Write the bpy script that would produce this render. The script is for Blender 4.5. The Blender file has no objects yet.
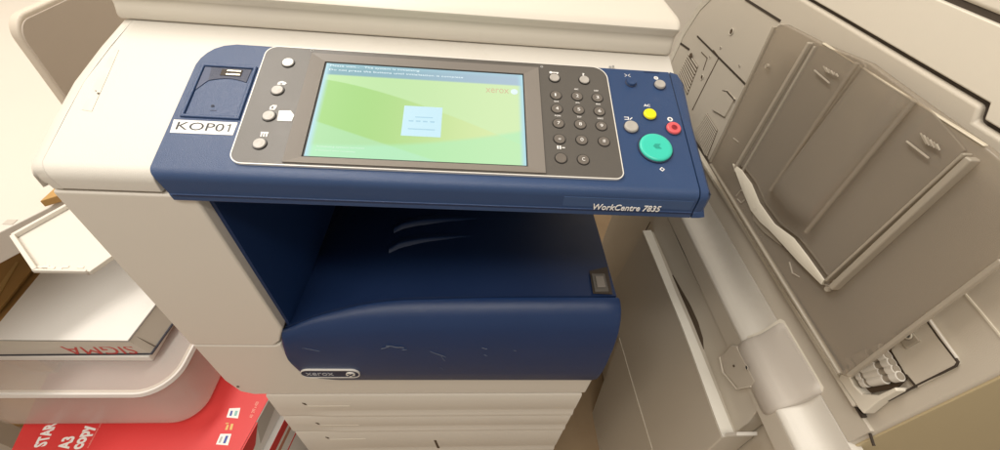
import bpy, bmesh, math, random
from mathutils import Vector, Matrix
random.seed(7)
S = bpy.context.scene
COL = S.collection
R = math.radians

# ------------------------------------------------------------------ camera
FPX = 415.0
ROWS = None
def cam_axes(pitch, roll, yaw):
    c, s = math.cos(pitch), math.sin(pitch)
    r, f, u = Vector((1, 0, 0)), Vector((0, c, -s)), Vector((0, s, c))
    cr, sr = math.cos(roll), math.sin(roll)
    r2 = cr*r + sr*u; u2 = -sr*r + cr*u
    Z = Matrix.Rotation(yaw, 3, 'Z')
    return Z @ r2, Z @ u2, Z @ f
CR, CU, CF = cam_axes(R(44.94), R(6.58), R(-6.72))
EYE = Vector((0, 0, 1.2))
cd = bpy.data.cameras.new('camera'); cam = bpy.data.objects.new('camera', cd); COL.objects.link(cam)
cd.sensor_width = 36; cd.lens = FPX/1000*36; cd.clip_start = .01; cd.clip_end = 50
m = Matrix((CR, CU, -CF)).transposed().to_4x4(); m.translation = EYE
cam.matrix_world = m
S.camera = cam

# ------------------------------------------------------------------ world, lamps, exposure
w = bpy.data.worlds.new('World'); S.world = w; w.use_nodes = True
w.node_tree.nodes['Background'].inputs[0].default_value = (1.0, .92, .82, 1)
w.node_tree.nodes['Background'].inputs[1].default_value = .48
def area(name, loc, target, sx, sy, power, col):
    l = bpy.data.lights.new(name, 'AREA'); l.shape = 'RECTANGLE'; l.size = sx; l.size_y = sy
    l.energy = power; l.color = col
    o = bpy.data.objects.new(name, l); COL.objects.link(o); o.location = loc
    d = Vector(target) - Vector(loc); o.rotation_euler = d.to_track_quat('-Z', 'Y').to_euler()
    return o
WARM = (1.0, .94, .86)
area('ceiling_lamp', (-1.0, .95, 2.75), (-.1, .6, .4), 1.3, .30, 32, WARM)
area('ceiling_lamp', (-.35, -.50, 2.75), (-.1, .4, .6), 2.2, .22, 30, WARM)
S.view_settings.view_transform = 'Standard'; S.view_settings.look = 'None'
S.view_settings.exposure = 0; S.view_settings.gamma = 1
S.render.engine = 'CYCLES'
S.cycles.max_bounces = 8; S.cycles.transparent_max_bounces = 12

# ------------------------------------------------------------------ helpers
def ray(px, py):
    return CR*((px-500)/FPX) + CU*(-(py-225)/FPX) + CF
def ax(px, py, x): r = ray(px, py); return EYE + r*(x/r.x)
def ay(px, py, y): r = ray(px, py); return EYE + r*(y/r.y)
def az(px, py, z): r = ray(px, py); return EYE + r*((z-1.2)/r.z)
TILT = R(18.1)
PD = Vector((0, math.cos(TILT), math.sin(TILT))); PNn = Vector((0, -math.sin(TILT), math.cos(TILT)))
PH = -.3332
def P(u, v, w=0): return Vector((u, 0, 1.2)) + PD*v + PNn*(PH+w)
PM = Matrix(((1, 0, 0), PD, PNn)).transposed().to_4x4(); PM.translation = Vector((0, 0, 1.2)) + PNn*PH

def roll(w, yfront, r, n=7):
    """points that roll the tilted plane (at height w) over into a vertical front at yfront"""
    yc = yfront+r; v = (yc+math.sin(TILT)*(PH+w-r))/math.cos(TILT); c = P(0, v, w-r)
    return [(c.y-r*math.sin(TILT+(math.pi/2-TILT)*i/(n-1)), c.z+r*math.cos(TILT+(math.pi/2-TILT)*i/(n-1))) for i in range(n)]
def mat(name, col, rough=.5, var=.04, vscale=9, bump=.0, bscale=900, spec=.5, emit=None, estr=1, metal=0, coat=0):
    m = bpy.data.materials.new(name); m.use_nodes = True; nt = m.node_tree; b = nt.nodes['Principled BSDF']
    b.inputs['Roughness'].default_value = rough; b.inputs['Metallic'].default_value = metal
    b.inputs['Specular IOR Level'].default_value = spec
    b.inputs['Coat Weight'].default_value = coat
    tc = nt.nodes.new('ShaderNodeTexCoord')
    nz = nt.nodes.new('ShaderNodeTexNoise'); nz.inputs['Scale'].default_value = vscale; nz.inputs['Detail'].default_value = 6
    nt.links.new(tc.outputs['Object'], nz.inputs['Vector'])
    mx = nt.nodes.new('ShaderNodeMix'); mx.data_type = 'RGBA'
    mx.inputs[6].default_value = tuple(c*(1-var) for c in col) + (1,)
    mx.inputs[7].default_value = tuple(min(1, c*(1+var)) for c in col) + (1,)
    nt.links.new(nz.outputs['Fac'], mx.inputs[0]); nt.links.new(mx.outputs[2], b.inputs['Base Color'])
    rr = nt.nodes.new('ShaderNodeMapRange'); rr.inputs[3].default_value = max(0, rough-.07); rr.inputs[4].default_value = min(1, rough+.07)
    nt.links.new(nz.outputs['Fac'], rr.inputs[0]); nt.links.new(rr.outputs[0], b.inputs['Roughness'])
    if bump:
        n2 = nt.nodes.new('ShaderNodeTexNoise'); n2.inputs['Scale'].default_value = bscale; n2.inputs['Detail'].default_value = 2
        nt.links.new(tc.outputs['Object'], n2.inputs['Vector'])
        bp = nt.nodes.new('ShaderNodeBump'); bp.inputs['Strength'].default_value = bump; bp.inputs['Distance'].default_value = .0006
        nt.links.new(n2.outputs['Fac'], bp.inputs['Height']); nt.links.new(bp.outputs[0], b.inputs['Normal'])
    if emit:
        b.inputs['Emission Color'].default_value = tuple(emit)+(1,); b.inputs['Emission Strength'].default_value = estr
    return m

def smudge(m, dark, scale=3.0, lo=.56, hi=.72, amt=.5):
    """irregular wear and grime mixed over the base colour"""
    nt = m.node_tree; b = nt.nodes['Principled BSDF']
    src = b.inputs['Base Color'].links[0].from_socket
    tc = nt.nodes.new('ShaderNodeTexCoord')
    nz = nt.nodes.new('ShaderNodeTexNoise'); nz.inputs['Scale'].default_value = scale; nz.inputs['Detail'].default_value = 9; nz.inputs['Roughness'].default_value = .7
    nt.links.new(tc.outputs['Object'], nz.inputs['Vector'])
    mr = nt.nodes.new('ShaderNodeMapRange'); mr.inputs[1].default_value = lo; mr.inputs[2].default_value = hi; mr.inputs[4].default_value = amt
    nt.links.new(nz.outputs['Fac'], mr.inputs[0])
    mx = nt.nodes.new('ShaderNodeMix'); mx.data_type = 'RGBA'; mx.inputs[7].default_value = tuple(dark)+(1,)
    nt.links.new(mr.outputs[0], mx.inputs[0]); nt.links.new(src, mx.inputs[6]); nt.links.new(mx.outputs[2], b.inputs['Base Color'])
    return m

def seethrough(m, tint, fac):
    """part of the light goes straight through the plastic, tinted"""
    nt = m.node_tree; out = nt.nodes['Material Output']; b = nt.nodes['Principled BSDF']
    t = nt.nodes.new('ShaderNodeBsdfTransparent'); t.inputs[0].default_value = tuple(tint)+(1,)
    mx = nt.nodes.new('ShaderNodeMixShader'); mx.inputs[0].default_value = fac
    nt.links.new(b.outputs[0], mx.inputs[1]); nt.links.new(t.outputs[0], mx.inputs[2]); nt.links.new(mx.outputs[0], out.inputs[0])
    return m

cream = smudge(mat('cream_plastic', (.67, .635, .57), .40, .02, 6, .35, 1400), (.52, .47, .38), 5, .58, .74, .38)
beige = mat('beige_plastic', (.72, .675, .60), .45, .03, 5, .25, 1400)
lidm = mat('lid_plastic', (.68, .63, .54), .45, .02, 5, .2, 1400)
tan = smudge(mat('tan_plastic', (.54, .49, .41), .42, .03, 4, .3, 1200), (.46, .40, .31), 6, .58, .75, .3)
tanl = mat('light_tan_plastic', (.70, .65, .55), .32, .03, 4, .2, 1200)
taupe = mat('taupe_plastic', (.52, .475, .42), .4, .03, 5, .2, 1200)
blue = smudge(mat('blue_plastic', (.027, .060, .150), .33, .06, 14, .5, 1600), (.09, .12, .21), 18, .60, .74, .35)
blued = smudge(mat('worn_blue_plastic', (.008, .031, .108), .31, .10, 10, .5, 1600), (.04, .055, .11), 14, .60, .78, .45)
navy = mat('navy_plastic', (.010, .018, .055), .42, .12, 8, .4, 1600)
bezel = mat('grey_bezel', (.100, .090, .078), .36, .04, 12, .3, 1600)
bezl = mat('light_grey_bezel', (.195, .172, .148), .38, .04, 12, .2, 1600)
silver = mat('silver_trim', (.75, .72, .66), .3, .02, 9)
dark = mat('dark_gap', (.045, .032, .022), .7)
brown = mat('brown_recess', (.09, .06, .035), .7)
greyb = mat('grey_button', (.42, .39, .35), .35, .03)
keyb = mat('keypad_button', (.15, .13, .11), .3, .03)
keyr = mat('keypad_ring', (.02, .018, .016), .35, .03)
white = mat('white_print', (.85, .83, .8), .5, .01)
dimw = mat('dim_print', (.45, .44, .42), .5, .01)
yellow = mat('yellow_button', (.85, .76, .01), .3, .02)
redb = mat('red_button', (.72, .11, .12), .3, .03)
redd = mat('dark_red_print', (.35, .03, .04), .4)
green = mat('green_button', (.045, .56, .42), .3, .02)
greend = mat('green_print', (.02, .33, .25), .4)
paperw = mat('white_card', (.80, .78, .74), .55, .02, 6)
label = mat('label_paper', (.86, .84, .80), .5, .02)
black = mat('black_ink', (.012, .012, .012), .5)
redp = smudge(mat('red_wrapper', (.66, .035, .035), .42, .04, 5), (.55, .03, .03), 4, .55, .7, .3)
redink = mat('red_ink', (.50, .05, .04), .5)
blueink = mat('blue_ink', (.05, .09, .35), .5)
goldink = mat('gold_ink', (.72, .48, .16), .5)
teal = mat('teal_ink', (.25, .5, .45), .5)
cardb = mat('cardboard', (.46, .27, .09), .8, .10, 30)
floorm = smudge(mat('floor_vinyl', (.30, .21, .12), .5, .12, 7), (.2, .11, .05), 5, .5, .7, .4)
wallm = mat('wall_paint', (.86, .80, .70), .8, .02, 3, .3, 300)
metal = mat('usb_metal', (.6, .55, .45), .3, metal=.8)
smoke = seethrough(mat('smoky_plastic', (.38, .34, .285), .2, .04, 6, spec=.6), (.88, .83, .76), .55)
smoke2 = seethrough(mat('smoky_plastic_rail', (.50, .45, .37), .24, .04, 6, spec=.7), (.82, .75, .64), .35)
milky = seethrough(mat('milky_plastic', (.86, .83, .79), .25, .03, 6, spec=.7), (.98, .95, .92), .74)

class MB:
    def __init__(s): s.v = []; s.f = []
    def add(s, vs, fs):
        b = len(s.v); s.v += [Vector(v) for v in vs]; s.f += [[b+i for i in f] for f in fs]; return s
    def box(s, x0, x1, y0, y1, z0, z1):
        return s.add([(x, y, z) for z in (z0, z1) for y in (y0, y1) for x in (x0, x1)],
                     [(0, 2, 3, 1), (4, 5, 7, 6), (0, 1, 5, 4), (2, 6, 7, 3), (0, 4, 6, 2), (1, 3, 7, 5)])
    def slab(s, pts, d):
        """closed outline given a thickness vector d"""
        n = len(pts); d = Vector(d); pts = [Vector(p) for p in pts]
        return s.add(pts + [p+d for p in pts], [list(range(n)), list(range(2*n-1, n-1, -1))] +
                     [(i, i+n, (i+1) % n + n, (i+1) % n) for i in range(n)])
    def loft(s, rings, close=True, caps=True):
        n = len(rings[0]); vs = [p for r in rings for p in r]; fs = []
        for k in range(len(rings)-1):
            for i in range(n if close else n-1):
                j = (i+1) % n; fs.append((k*n+i, k*n+j, (k+1)*n+j, (k+1)*n+i))
        if caps: fs += [list(range(n))[::-1], [(len(rings)-1)*n+i for i in range(n)]]
        return s.add(vs, fs)
    def disc(s, c, r, h, M=None, n=32, prof=None, sy=1):
        """turned button: rings (radius factor, height factor)"""
        prof = prof or [(1, 0), (1, .75), (.93, 1), (.55, .93)]
        rings = [[(c[0]+r*k*math.cos(2*math.pi*i/n), c[1]+sy*r*k*math.sin(2*math.pi*i/n), c[2]+h*z) for i in range(n)] for k, z in prof]
        return s.loft(rings)
    def rod(s, a, b, r, n=14):
        a = Vector(a); b = Vector(b); d = (b-a).normalized(); u = d.orthogonal().normalized(); v = d.cross(u)
        return s.loft([[p + u*(r*math.cos(2*math.pi*i/n)) + v*(r*math.sin(2*math.pi*i/n)) for i in range(n)] for p in (a, b)])
    def build(s, name, mt, parent=None, M=None, bevel=0, seg=3, smooth=38, lab=None):
        vs = [(M @ v) if M else v for v in s.v]
        off = Vector(parent['_b']) if parent else Vector((0, 0, 0))
        me = bpy.data.meshes.new(name); me.from_pydata([v-off for v in vs], [], s.f)
        bm = bmesh.new(); bm.from_mesh(me); bmesh.ops.recalc_face_normals(bm, faces=bm.faces); bm.to_mesh(me); bm.free()
        me.materials.append(mt)
        me.polygons.foreach_set('use_smooth', [True]*len(me.polygons)); me.set_sharp_from_angle(angle=R(smooth))
        o = bpy.data.objects.new(name, me); COL.objects.link(o)
        if parent: o.parent = parent; o['_b'] = list(off)
        if lab: o['label'] = lab
        if bevel:
            b = o.modifiers.new('bevel', 'BEVEL'); b.width = bevel; b.segments = seg; b.limit_method = 'ANGLE'; b.angle_limit = R(32); b.harden_normals = True
        return o
def thing(name, loc, lab, cat, group=None):
    o = bpy.data.objects.new(name, None); COL.objects.link(o); o.location = loc; o['_b'] = list(loc); o.empty_display_size = .05
    o['label'] = lab; o['category'] = cat
    if group: o['group'] = group
    return o
def struct(o): o['kind'] = 'structure'; return o
def rrect(x0, x1, y0, y1, r, n=6):
    """rounded rectangle; r a number or (bl, br, tr, tl)"""
    rr = r if isinstance(r, (tuple, list)) else (r,)*4
    out = []
    for (cx, cy, sx, sy, a0), q in zip(((x0, y0, 1, 1, 180), (x1, y0, -1, 1, 270), (x1, y1, -1, -1, 0), (x0, y1, 1, -1, 90)), rr):
        for i in range(n+1):
            a = R(a0+90*i/n); out.append((cx+sx*q+q*math.cos(a), cy+sy*q+q*math.sin(a)))
    return out
def flat(pts, w0, w1): return MB().slab([(x, y, w0) for x, y in pts], (0, 0, w1-w0))
def ptmat(origin, xdir, ydir):
    x = Vector(xdir).normalized(); y = Vector(ydir); y = (y - x*y.dot(x)).normalized(); z = x.cross(y)
    M = Matrix((x, y, z)).transposed().to_4x4(); M.translation = origin; return M
def text(name, s, M, width, height, mt, parent, depth=.0004, bold=0, shear=0, lab=None):
    c = bpy.data.curves.new(name, 'FONT'); c.body = s; c.size = 1; c.align_x = 'LEFT'; c.shear = shear; c.offset = bold; c.resolution_u = 3
    t = bpy.data.objects.new(name, c); COL.objects.link(t)
    bpy.context.view_layer.update()
    me = t.to_mesh(); vs = [v.co.copy() for v in me.vertices]; fs = [list(p.vertices) for p in me.polygons]; t.to_mesh_clear()
    bpy.data.objects.remove(t)
    x0 = min(v.x for v in vs); x1 = max(v.x for v in vs); y0 = min(v.y for v in vs); y1 = max(v.y for v in vs)
    mb = MB(); n = len(vs)
    pts = [((v.x-x0)/(x1-x0)*width, (v.y-y0)/(y1-y0)*height) for v in vs]
    mb.v = [Vector((x, y, depth)) for x, y in pts]; mb.f = fs
    # side walls down to the surface so the lettering has a thickness
    from collections import Counter
    ec = Counter(); dirn = {}
    for f in fs:
        for i in range(len(f)):
            a, b = f[i], f[(i+1) % len(f)]; ec[frozenset((a, b))] += 1; dirn[frozenset((a, b))] = (a, b)
    mb.v += [Vector((x, y, 0)) for x, y in pts]
    for e, k in ec.items():
        if k == 1 and len(e) == 2: a, b = dirn[e]; mb.f.append([a, b, b+n, a+n])
    return mb.build(name, mt, parent, M=M, lab=lab)

# ------------------------------------------------------------------ setting
struct(MB().box(-3, 4, -2, 3, -.02, 0).build('floor', floorm))
struct(MB().box(-2.0, -1.9, -2, 3, 0, 2.9).build('wall_left', wallm))
struct(MB().box(-3, 4, 1.7, 1.8, 0, 2.9).build('wall_back', wallm))

# ================================================================== COPIER (the subject)
cp = thing('office_copier', (-.07, .62, 0), 'cream office copier with a dark blue tilted control panel and lit green touch screen', 'copier')
B = 'cream'
# ---- left column and front frame
YF = .300
MB().slab([(-.3745, YF, .924), (-.2520, YF, .924), (-.2385, YF, .690), (-.2500, YF, .657), (-.262, YF, .6445), (-.3725, YF, .6445)], (0, .65, 0)).build('front_column', beige, cp, bevel=.003)
MB().slab([(-.3725, YF+.001, .6425), (-.2625, YF+.001, .6425), (-.2515, YF+.001, .6500), (-.2510, YF+.001, .59), (-.2470, YF+.001, .556), (-.236, YF+.001, .5415), (-.212, YF+.001, .5345), (.2225, YF+.001, .5345), (.2225, YF+.001, .4800),
           (-.330, YF+.001, .4770), (-.343, YF+.001, .4760), (-.362, YF+.001, .4880), (-.3715, YF+.001, .5300)], (0, .64, 0)).build('front_frame', beige, cp, bevel=.004)
MB().box(-.245, .2190, .345, .94, .5350, .66).build('inner_body', navy, cp)
MB().box(-.246, .2150, .74, .94, .66, .925).build('rear_panel', navy, cp)
# blue cheek wall of the output bay
MB().slab([(-.2518, .312, .921), (-.2475, .312, .921), (-.2340, .312, .672), (-.2383, .312, .672)], (0, .437, 0)).build('bay_wall', mat('bay_blue_plastic', (.010, .032, .110), .42, .1, 10, .4, 1600), cp, bevel=.001)
# ---- output tray surface : profile in x, extruded back
RP = [(281, 331.8, .304), (300, 322, .312), (322, 314.5, .3195), (340, 309.5, .3245), (361, 304.7, .329), (380, 301.8, .332), (395.6, 299.8, .334), (430, 298.8, .335), (500, 297.8, .335), (560, 297.6, .335), (618, 297.6, .335)]
ridge = [(lambda q: (q.x, q.z, y))(ay(px, py, y)) for px, py, y in RP]
def rlin(x, k):
    for A, B_ in zip(ridge, ridge[1:]):
        if x <= B_[0]: return A[k]+(B_[k]-A[k])*max(0, (x-A[0])/(B_[0]-A[0]))
    return ridge[-1][k]
def zr(x): return sum(rlin(x+d, 1) for d in (-.012, 0, .012))/3
def yr(x): return sum(rlin(x+d, 2) for d in (-.012, 0, .012))/3
xs = [-.2405 + (.2175+.2405)*i/40 for i in range(41)]
rings = []
for t in [i/14 for i in range(15)]:
    Yq = lambda x: yr(x)+.003+t*(.748-yr(x)-.003)
    dip = lambda x: -.045*max(0, min(1, (.02-x)/.2))*t*(1-.2*t)
    wave = lambda x: .0016*math.sin((t*9)+math.sin(x*14))*max(0, min(1, (t-.25)*5)) * (1 if x > -.1 else .4)
    rings.append([(x, Yq(x), zr(x)+dip(x)+wave(x)) for x in xs] + [(.2175, Yq(.2175), .60), (-.2405, Yq(-.24), .60)])
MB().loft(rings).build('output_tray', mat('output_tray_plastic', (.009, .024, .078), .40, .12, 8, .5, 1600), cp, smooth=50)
# raised curved ribs on the tray (waves seen under the panel)
for pts in ([(388, 242), (400, 237.5), (424, 234), (462, 233), (520, 235.5), (596, 240)], [(393, 222), (403, 218.5), (420, 215.8), (445, 214.8), (500, 217), (585, 222)]):
    mb = MB(); rr = []; n_ = 24
    for k in range(n_+1):
        f = k/n_*(len(pts)-1); i = min(int(f), len(pts)-2); q = f-i
        c = az(pts[i][0]+(pts[i+1][0]-pts[i][0])*q, pts[i][1]+(pts[i+1][1]-pts[i][1])*q, .7225)
        h = .0022*(1-k/n_)**.5*min(1, k/4+.1)+.0003; z = zr(c.x)-.002
        rr.append([(c.x, c.y-.006, z-.004), (c.x, c.y-.0015, z+h*.7), (c.x, c.y, z+h), (c.x, c.y+.0025, z+h*.8), (c.x, c.y+.016, z-.004)])
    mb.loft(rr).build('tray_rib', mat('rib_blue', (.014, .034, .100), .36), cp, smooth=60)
# ---- front cover with a rounded shoulder
fc = None
st = [(-.2475, .653, .610), (-.2462, .670, .590), (-.2435, .680, .572), (-.2385, zr(-.2385), .556), (-.230, zr(-.23), .5485), (-.218, zr(-.218), .5425), (-.203, zr(-.203), .5385)] + \
     [(x, zr(x), .5362) for x in (-.19, -.18, -.16, -.14, -.12, -.10, -.08, -.06, -.04, -.01, .05, .10, .15, .20, .2195)] + [(.2225, zr(.2225)-.002, .538), (.2240, zr(.22)-.006, .542)]
rings = []
for x, zt, zb in st:
    h = zt-.002-zb
    pr = [(.3365, 1.0), (.3295, .996), (.3215, .975), (.3115, .915), (.3025, .80), (.2960, .60), (.2925, .38), (.2920, .22), (.2945, .07), (.2995, .0), (.3365, .0)]
    rings.append([(x, .292+(y-.292)*(yr(x)+.0015-.292)/.0445 if y > .292 and k > .5 else y, zb+h*k) for y, k in pr])
fc = MB().loft(rings).build('front_cover', blued, cp, smooth=50, lab='scratched dark blue front cover with a rounded shoulder')
# badge
def FM(px, py, y, rot=0): # a small frame on the front
    return ptmat(ay(px, py, y), (1, 0, 0), (0, 0, 1))
a = ay(302.5, 376.2, .2915); b = ay(362, 379, .2915); hgt = .0125
zc = a.z+.0105
mb = MB(); o1 = rrect(a.x, b.x, zc-hgt, zc+hgt, hgt*.98, 8); o2 = rrect(a.x+.0011, b.x-.0011, zc-hgt+.0011, zc+hgt-.0011, hgt*.9, 8)
n = len(o1); ys = (.2945, .2895)
mb.add([(x, ys[0], z) for x, z in o1]+[(x, ys[1], z) for x, z in o1]+[(x, ys[1], z) for x, z in o2]+[(x, ys[0], z) for x, z in o2],
       [(k*n+i, k*n+(i+1) % n, ((k+1) % 4)*n+(i+1) % n, ((k+1) % 4)*n+i) for k in range(4) for i in range(n)])
mb.build('badge_ring', silver, fc)
MB().slab([(x, .2945, z) for x, z in o2], (0, -.0042, 0)).build('badge_plate', navy, fc)
text('badge_lettering', 'xerox', ptmat((a.x+.008, .2903, zc-.0052), (1, 0, 0), (0, 0, 1)), .040, .0085, mat('badge_print', (.40, .41, .44), .4), fc, bold=.0, depth=.0005)
MB().disc((0, 0, 0), .0068, .002).build('badge_ball', silver, fc, M=ptmat((b.x-.0135, .2903, zc), (1, 0, 0), (0, 0, 1)))
mb = MB()
for ang in (45, -45):
    c, s = math.cos(R(ang)), math.sin(R(ang)); L, W = .0062, .0009
    mb.slab([(c*i*L-s*j*W, s*i*L+c*j*W, .0019) for i, j in ((-1, -1), (1, -1), (1, 1), (-1, 1))], (0, 0, .0004+.0002*(ang > 0)))
mb.build('badge_cross', navy, fc, M=ptmat((b.x-.0135, .2903, zc), (1, 0, 0), (0, 0, 1)))
# scratches on the cover
sc = mat('scratch_white', (.11, .13, .18), .6)
def coverY(z):
    k = (z-.536)/.186
    pr = [(.0, .2995), (.07, .2945), (.22, .2920), (.38, .2925), (.60, .2960), (.78, .3010), (.885, .3080), (.955, .3170)]
    for (k0, y0), (k1, y1) in zip(pr, pr[1:]):
        if k <= k1: return y0+(y1-y0)*max(0, (k-k0)/(k1-k0))
    return .325
rs = random.Random(3)
def scratch(px, py, qx, qy, w):
    y = .296
    for _ in range(4):
        A = ay(px, py, y); Bp = ay(qx, qy, y); y = coverY((A.z+Bp.z)/2)
    scr = MB(); d = Bp-A; n = 6; N = Vector((-d.z, 0, d.x)).normalized(); top = []; bot = []
    for i in range(n+1):
        q = A + d*(i/n) + N*(rs.uniform(-1, 1)*.0009); ww = w*math.sin(math.pi*(.08+.84*i/n))*rs.uniform(.4, 1.2)
        for s_, L in ((1, top), (-1, bot)):
            p = q+N*ww*s_; p.y = coverY(p.z)-.0005; L.append(p)
    scr.slab(top+bot[::-1], (0, .0012, 0)).build('scratch', sc, fc)
for a_ in [q_ for q_ in [(385, 341, 399, 344, .0007), (386, 346, 404, 348, .0010), (402, 350, 407, 350, .0008), (381, 349, 390, 347, .0005), (430, 352, 446, 357, .0012), (441, 357, 445, 361, .0013), (433, 355, 440, 358, .0006), (440, 367, 443, 370, .0010), (482, 348, 487, 349, .0010), (484, 355, 487, 356, .0011), (513, 350, 516, 351, .0009), (302, 348, 320, 351, .0009), (305, 343, 312, 340, .0006), (308, 341, 318, 343, .0005), (392, 309, 396, 310, .0006), (345, 318, 349, 319, .0007), (288, 342, 292, 344, .0006), (360, 337, 366, 338, .0005), (455, 341, 458, 345, .0004), (560, 330, 563, 331, .0004), (327, 332, 335, 334, .0004)] if q_[4] > .00075 or q_[0] == 381]:
    scratch(*a_[:4], a_[4]*.42)
# power switch in a recess on the tray top
zs = .7265
A = az(589.5, 271, zs); Bq = az(607, 267, zs); C = az(612.5, 294.5, zs); D = az(593, 293.5, zs)
MB().slab([A, Bq, C, D], (0, 0, .0006)).build('switch_recess', dark, cp)
A = az(591, 275, zs); Bq = az(604, 275, zs); C = az(608.5, 292.5, zs); D = az(594.5, 292.5, zs)
o_ = MB().slab([A, Bq, C, D], (0, 0, .0035)); o_.build('switch_frame', bezel, cp, bevel=.0008)
c0 = (A+Bq+C+D)/4; q = [c0+(p-c0)*.62 for p in (A, Bq, C, D)]
qv = [Vector(p)+Vector((0, 0, .0030)) for p in q]
MB().slab([qv[0], qv[1], qv[2], qv[3]], (0, 0, .003)).build('power_switch', bezl, cp, bevel=.001)
# ---- paper drawers (lower module)
MB().box(-.322, .2120, .315, .93, .015, .476).build('drawer_housing', taupe, cp)
zb = [.4755, .382, .302, .172, .040]
for k in range(4):
    zt, zl = zb[k]-.0015, zb[k+1]+.0015
    xl = -.325+.0015*k; xr = .2170
    mb = MB()
    pr = [(.335, zt), (.3015, zt), (.3000, zt-.004), (.2995, zl+.034), (.3003, zl+.030), (.3008, zl+.022), (.2985, zl+.0105), (.2978, zl+.006), (.2984, zl), (.335, zl)]
    prf = [(.335, zt), (.3015, zt), (.3000, zt-.004), (.2995, zl+.034), (.2995, zl+.028), (.2994, zl+.020), (.2992, zl+.0095), (.2992, zl+.006), (.3005, zl), (.335, zl)]
    rings = [[(xl, y, z) for y, z in prf], [(xl+.045, y, z) for y, z in prf]]
    for f in (.25, .5, .75, 1): rings.append([(xl+.045+.05*f, y0+(y1-y0)*f, z) for (y0, z), (y1, _) in zip(prf, pr)])
    rings += [[(x, y, z) for y, z in pr] for x in (0, .15, xr)]
    dr = mb.loft(rings).build('paper_drawer', beige, cp, smooth=50)
    # drawer number tab and level line
    p = (xl+.052, .2988, zt-.028)
    MB().slab([(p[0], p[1], p[2]), (p[0]+.005, p[1], p[2]-.003), (p[0]+.006, p[1], p[2]-.009), (p[0]+.003, p[1], p[2]-.008)], (0, .0015, 0)).build('drawer_mark', brown, dr)
    MB().box(xl+.058, xl+.13, .2990, .3005, zt-.0445, zt-.0425).build('level_line', tanl, dr)
p = ay(436, 444, .299)
MB().slab([(p.x-.004, .2992, p.z+.022), (p.x+.001, .2992, p.z+.022), (p.x+.007, .2992, p.z-.03), (p.x+.002, .2992, p.z-.03)], (0, .002, 0)).build('drawer_gauge', brown, cp)
# small screw on the lower left of the frame
MB().disc((0, 0, 0), .0022, .0008).build('screw', brown, cp, M=FM(238, 386.5, .3008) @ Matrix.Rotation(R(0), 4, 'X'))

# ---- scanner deck
def deck_profile():
    pts = [P(0, v) for v in (.4025, .36, .31, .27)]
    pr = [(p.y, p.z) for p in pts] + roll(0, .3000, .014) + [(.3000, .9270), (.93, .9270), (.93, 1.006)]
    return pr
dp = deck_profile()
dpb = [(y, z) if i < 1 else (max(y, P(0, .365).y - (.0 if i == 1 else .012)), z-.006 if i == 2 else z) for i, (y, z) in enumerate(dp)]
dpb = dp[:3] + [(dp[3][0]+.01, dp[3][1]+.0)] + [(y+.014, z-.006) for y, z in dp[4:11]] + [(.314, .927)] + dp[12:]
lx = [-.3760, -.3830, -.3880, -.3866, -.3835, -.3825, -.3815, -.3805, -.3795, -.3785, -.3775, -.3750, -.3745, -.3745]
MB().loft([[(x+.0128, y, z) for x, (y, z) in zip(lx, dp)], [(-.2785, y, z) for y, z in dp], [(-.2765, y, z) for y, z in dpb], [(.2365, y, z) for y, z in dpb]]).build('scanner_deck', cream, cp, bevel=.0008)
def inset(pr, d):
    c = [sum(p[i] for p in pr)/len(pr) for i in (0, 1)]
    return pr
cap0 = [(x+.0131, y, z) for x, (y, z) in zip(lx, dp)]
cap1 = [(x+.004, y+(.001 if i > 7 and i < 12 else 0), z-.0010) for i, (x, (y, z)) in enumerate(zip(lx, dp))]
cap2 = [(x, y+(.003 if i > 7 and i < 12 else 0), z-.0065) if i not in (11, 12) else (x, y+.003, z+.003) for i, (x, (y, z)) in enumerate(zip(lx, dp))]
cap3 = [(x-.0005, y+(.012 if i > 7 and i < 12 else 0), z-.02) if i not in (11, 12) else (x, y+.01, z+.005) for i, (x, (y, z)) in enumerate(zip(lx, dp))]
MB().loft([cap0, cap1, cap2, cap3]).build('deck_end_cap', cream, cp, smooth=60)
MB().box(-.24, .2150, .308, .92, .9245, .9268).build('deck_underside', navy, cp)
# tape residue on the deck
A, Bq, C, D = (Vector(v) for v in ((84/1, 111, 0), (93, 112, 0), (119, 56, 0), (113, 56, 0)))
def pp(px, py, w=0):
    r = ray(px, py); return EYE + r*((PH+w)/r.dot(PNn))
MB().slab([pp(82, 110), pp(92, 111.5), pp(107, 78), pp(119, 50), pp(115, 49), pp(101, 72)], PNn*.0004).build('tape_residue', mat('old_tape', (.69, .65, .56), .35, .12, 60), cp)
for (x, y, s_) in ((98.5, 93.5, .0010), (96, 91, .0005)):
    q = pp(x, y, .0004); MB().disc((0, 0, 0), s_, .0006, n=10).build('dirt_speck', brown, cp, M=ptmat(q, (1, 0, 0), PD))
# ---- document cover
rings = []
def lidp(x, k=0):
    return [(x, y, z) for y, z in ((.4900, 1.0095), (.4835, 1.0095), (.4815, 1.0130), (.4845, 1.022), (.4850, 1.031), (.4800, 1.0370), (.4795, 1.0400), (.4840, 1.0440), (.4950, 1.0465), (.62, 1.052), (.93, 1.054), (.93, 1.0095))]
def sc_(ring, dx, c=(.70, 1.03), k=1): return [(p[0]+dx, c[0]+(p[1]-c[0])*k, c[1]+(p[2]-c[1])*k) for p in ring]
base = lidp(0)
MB().loft([sc_(base, -.3765, k=.985), sc_(base, -.3740), sc_(base, 0), sc_(base, .2310), sc_(base, .2355, k=.992), sc_(base, .2375, k=.97)]).build('document_cover', lidm, cp, smooth=50)
MB().box(-.36, .225, .500, .90, 1.0058, 1.0098).build('glass_gap', dark, cp)

# ---- control panel (tilted frame PM : x right, y up the slope, z out)
pan = None
o = rrect(-.2800, .2290, .2150, .3722, (.004, .002, .002, .034), 8)
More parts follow.
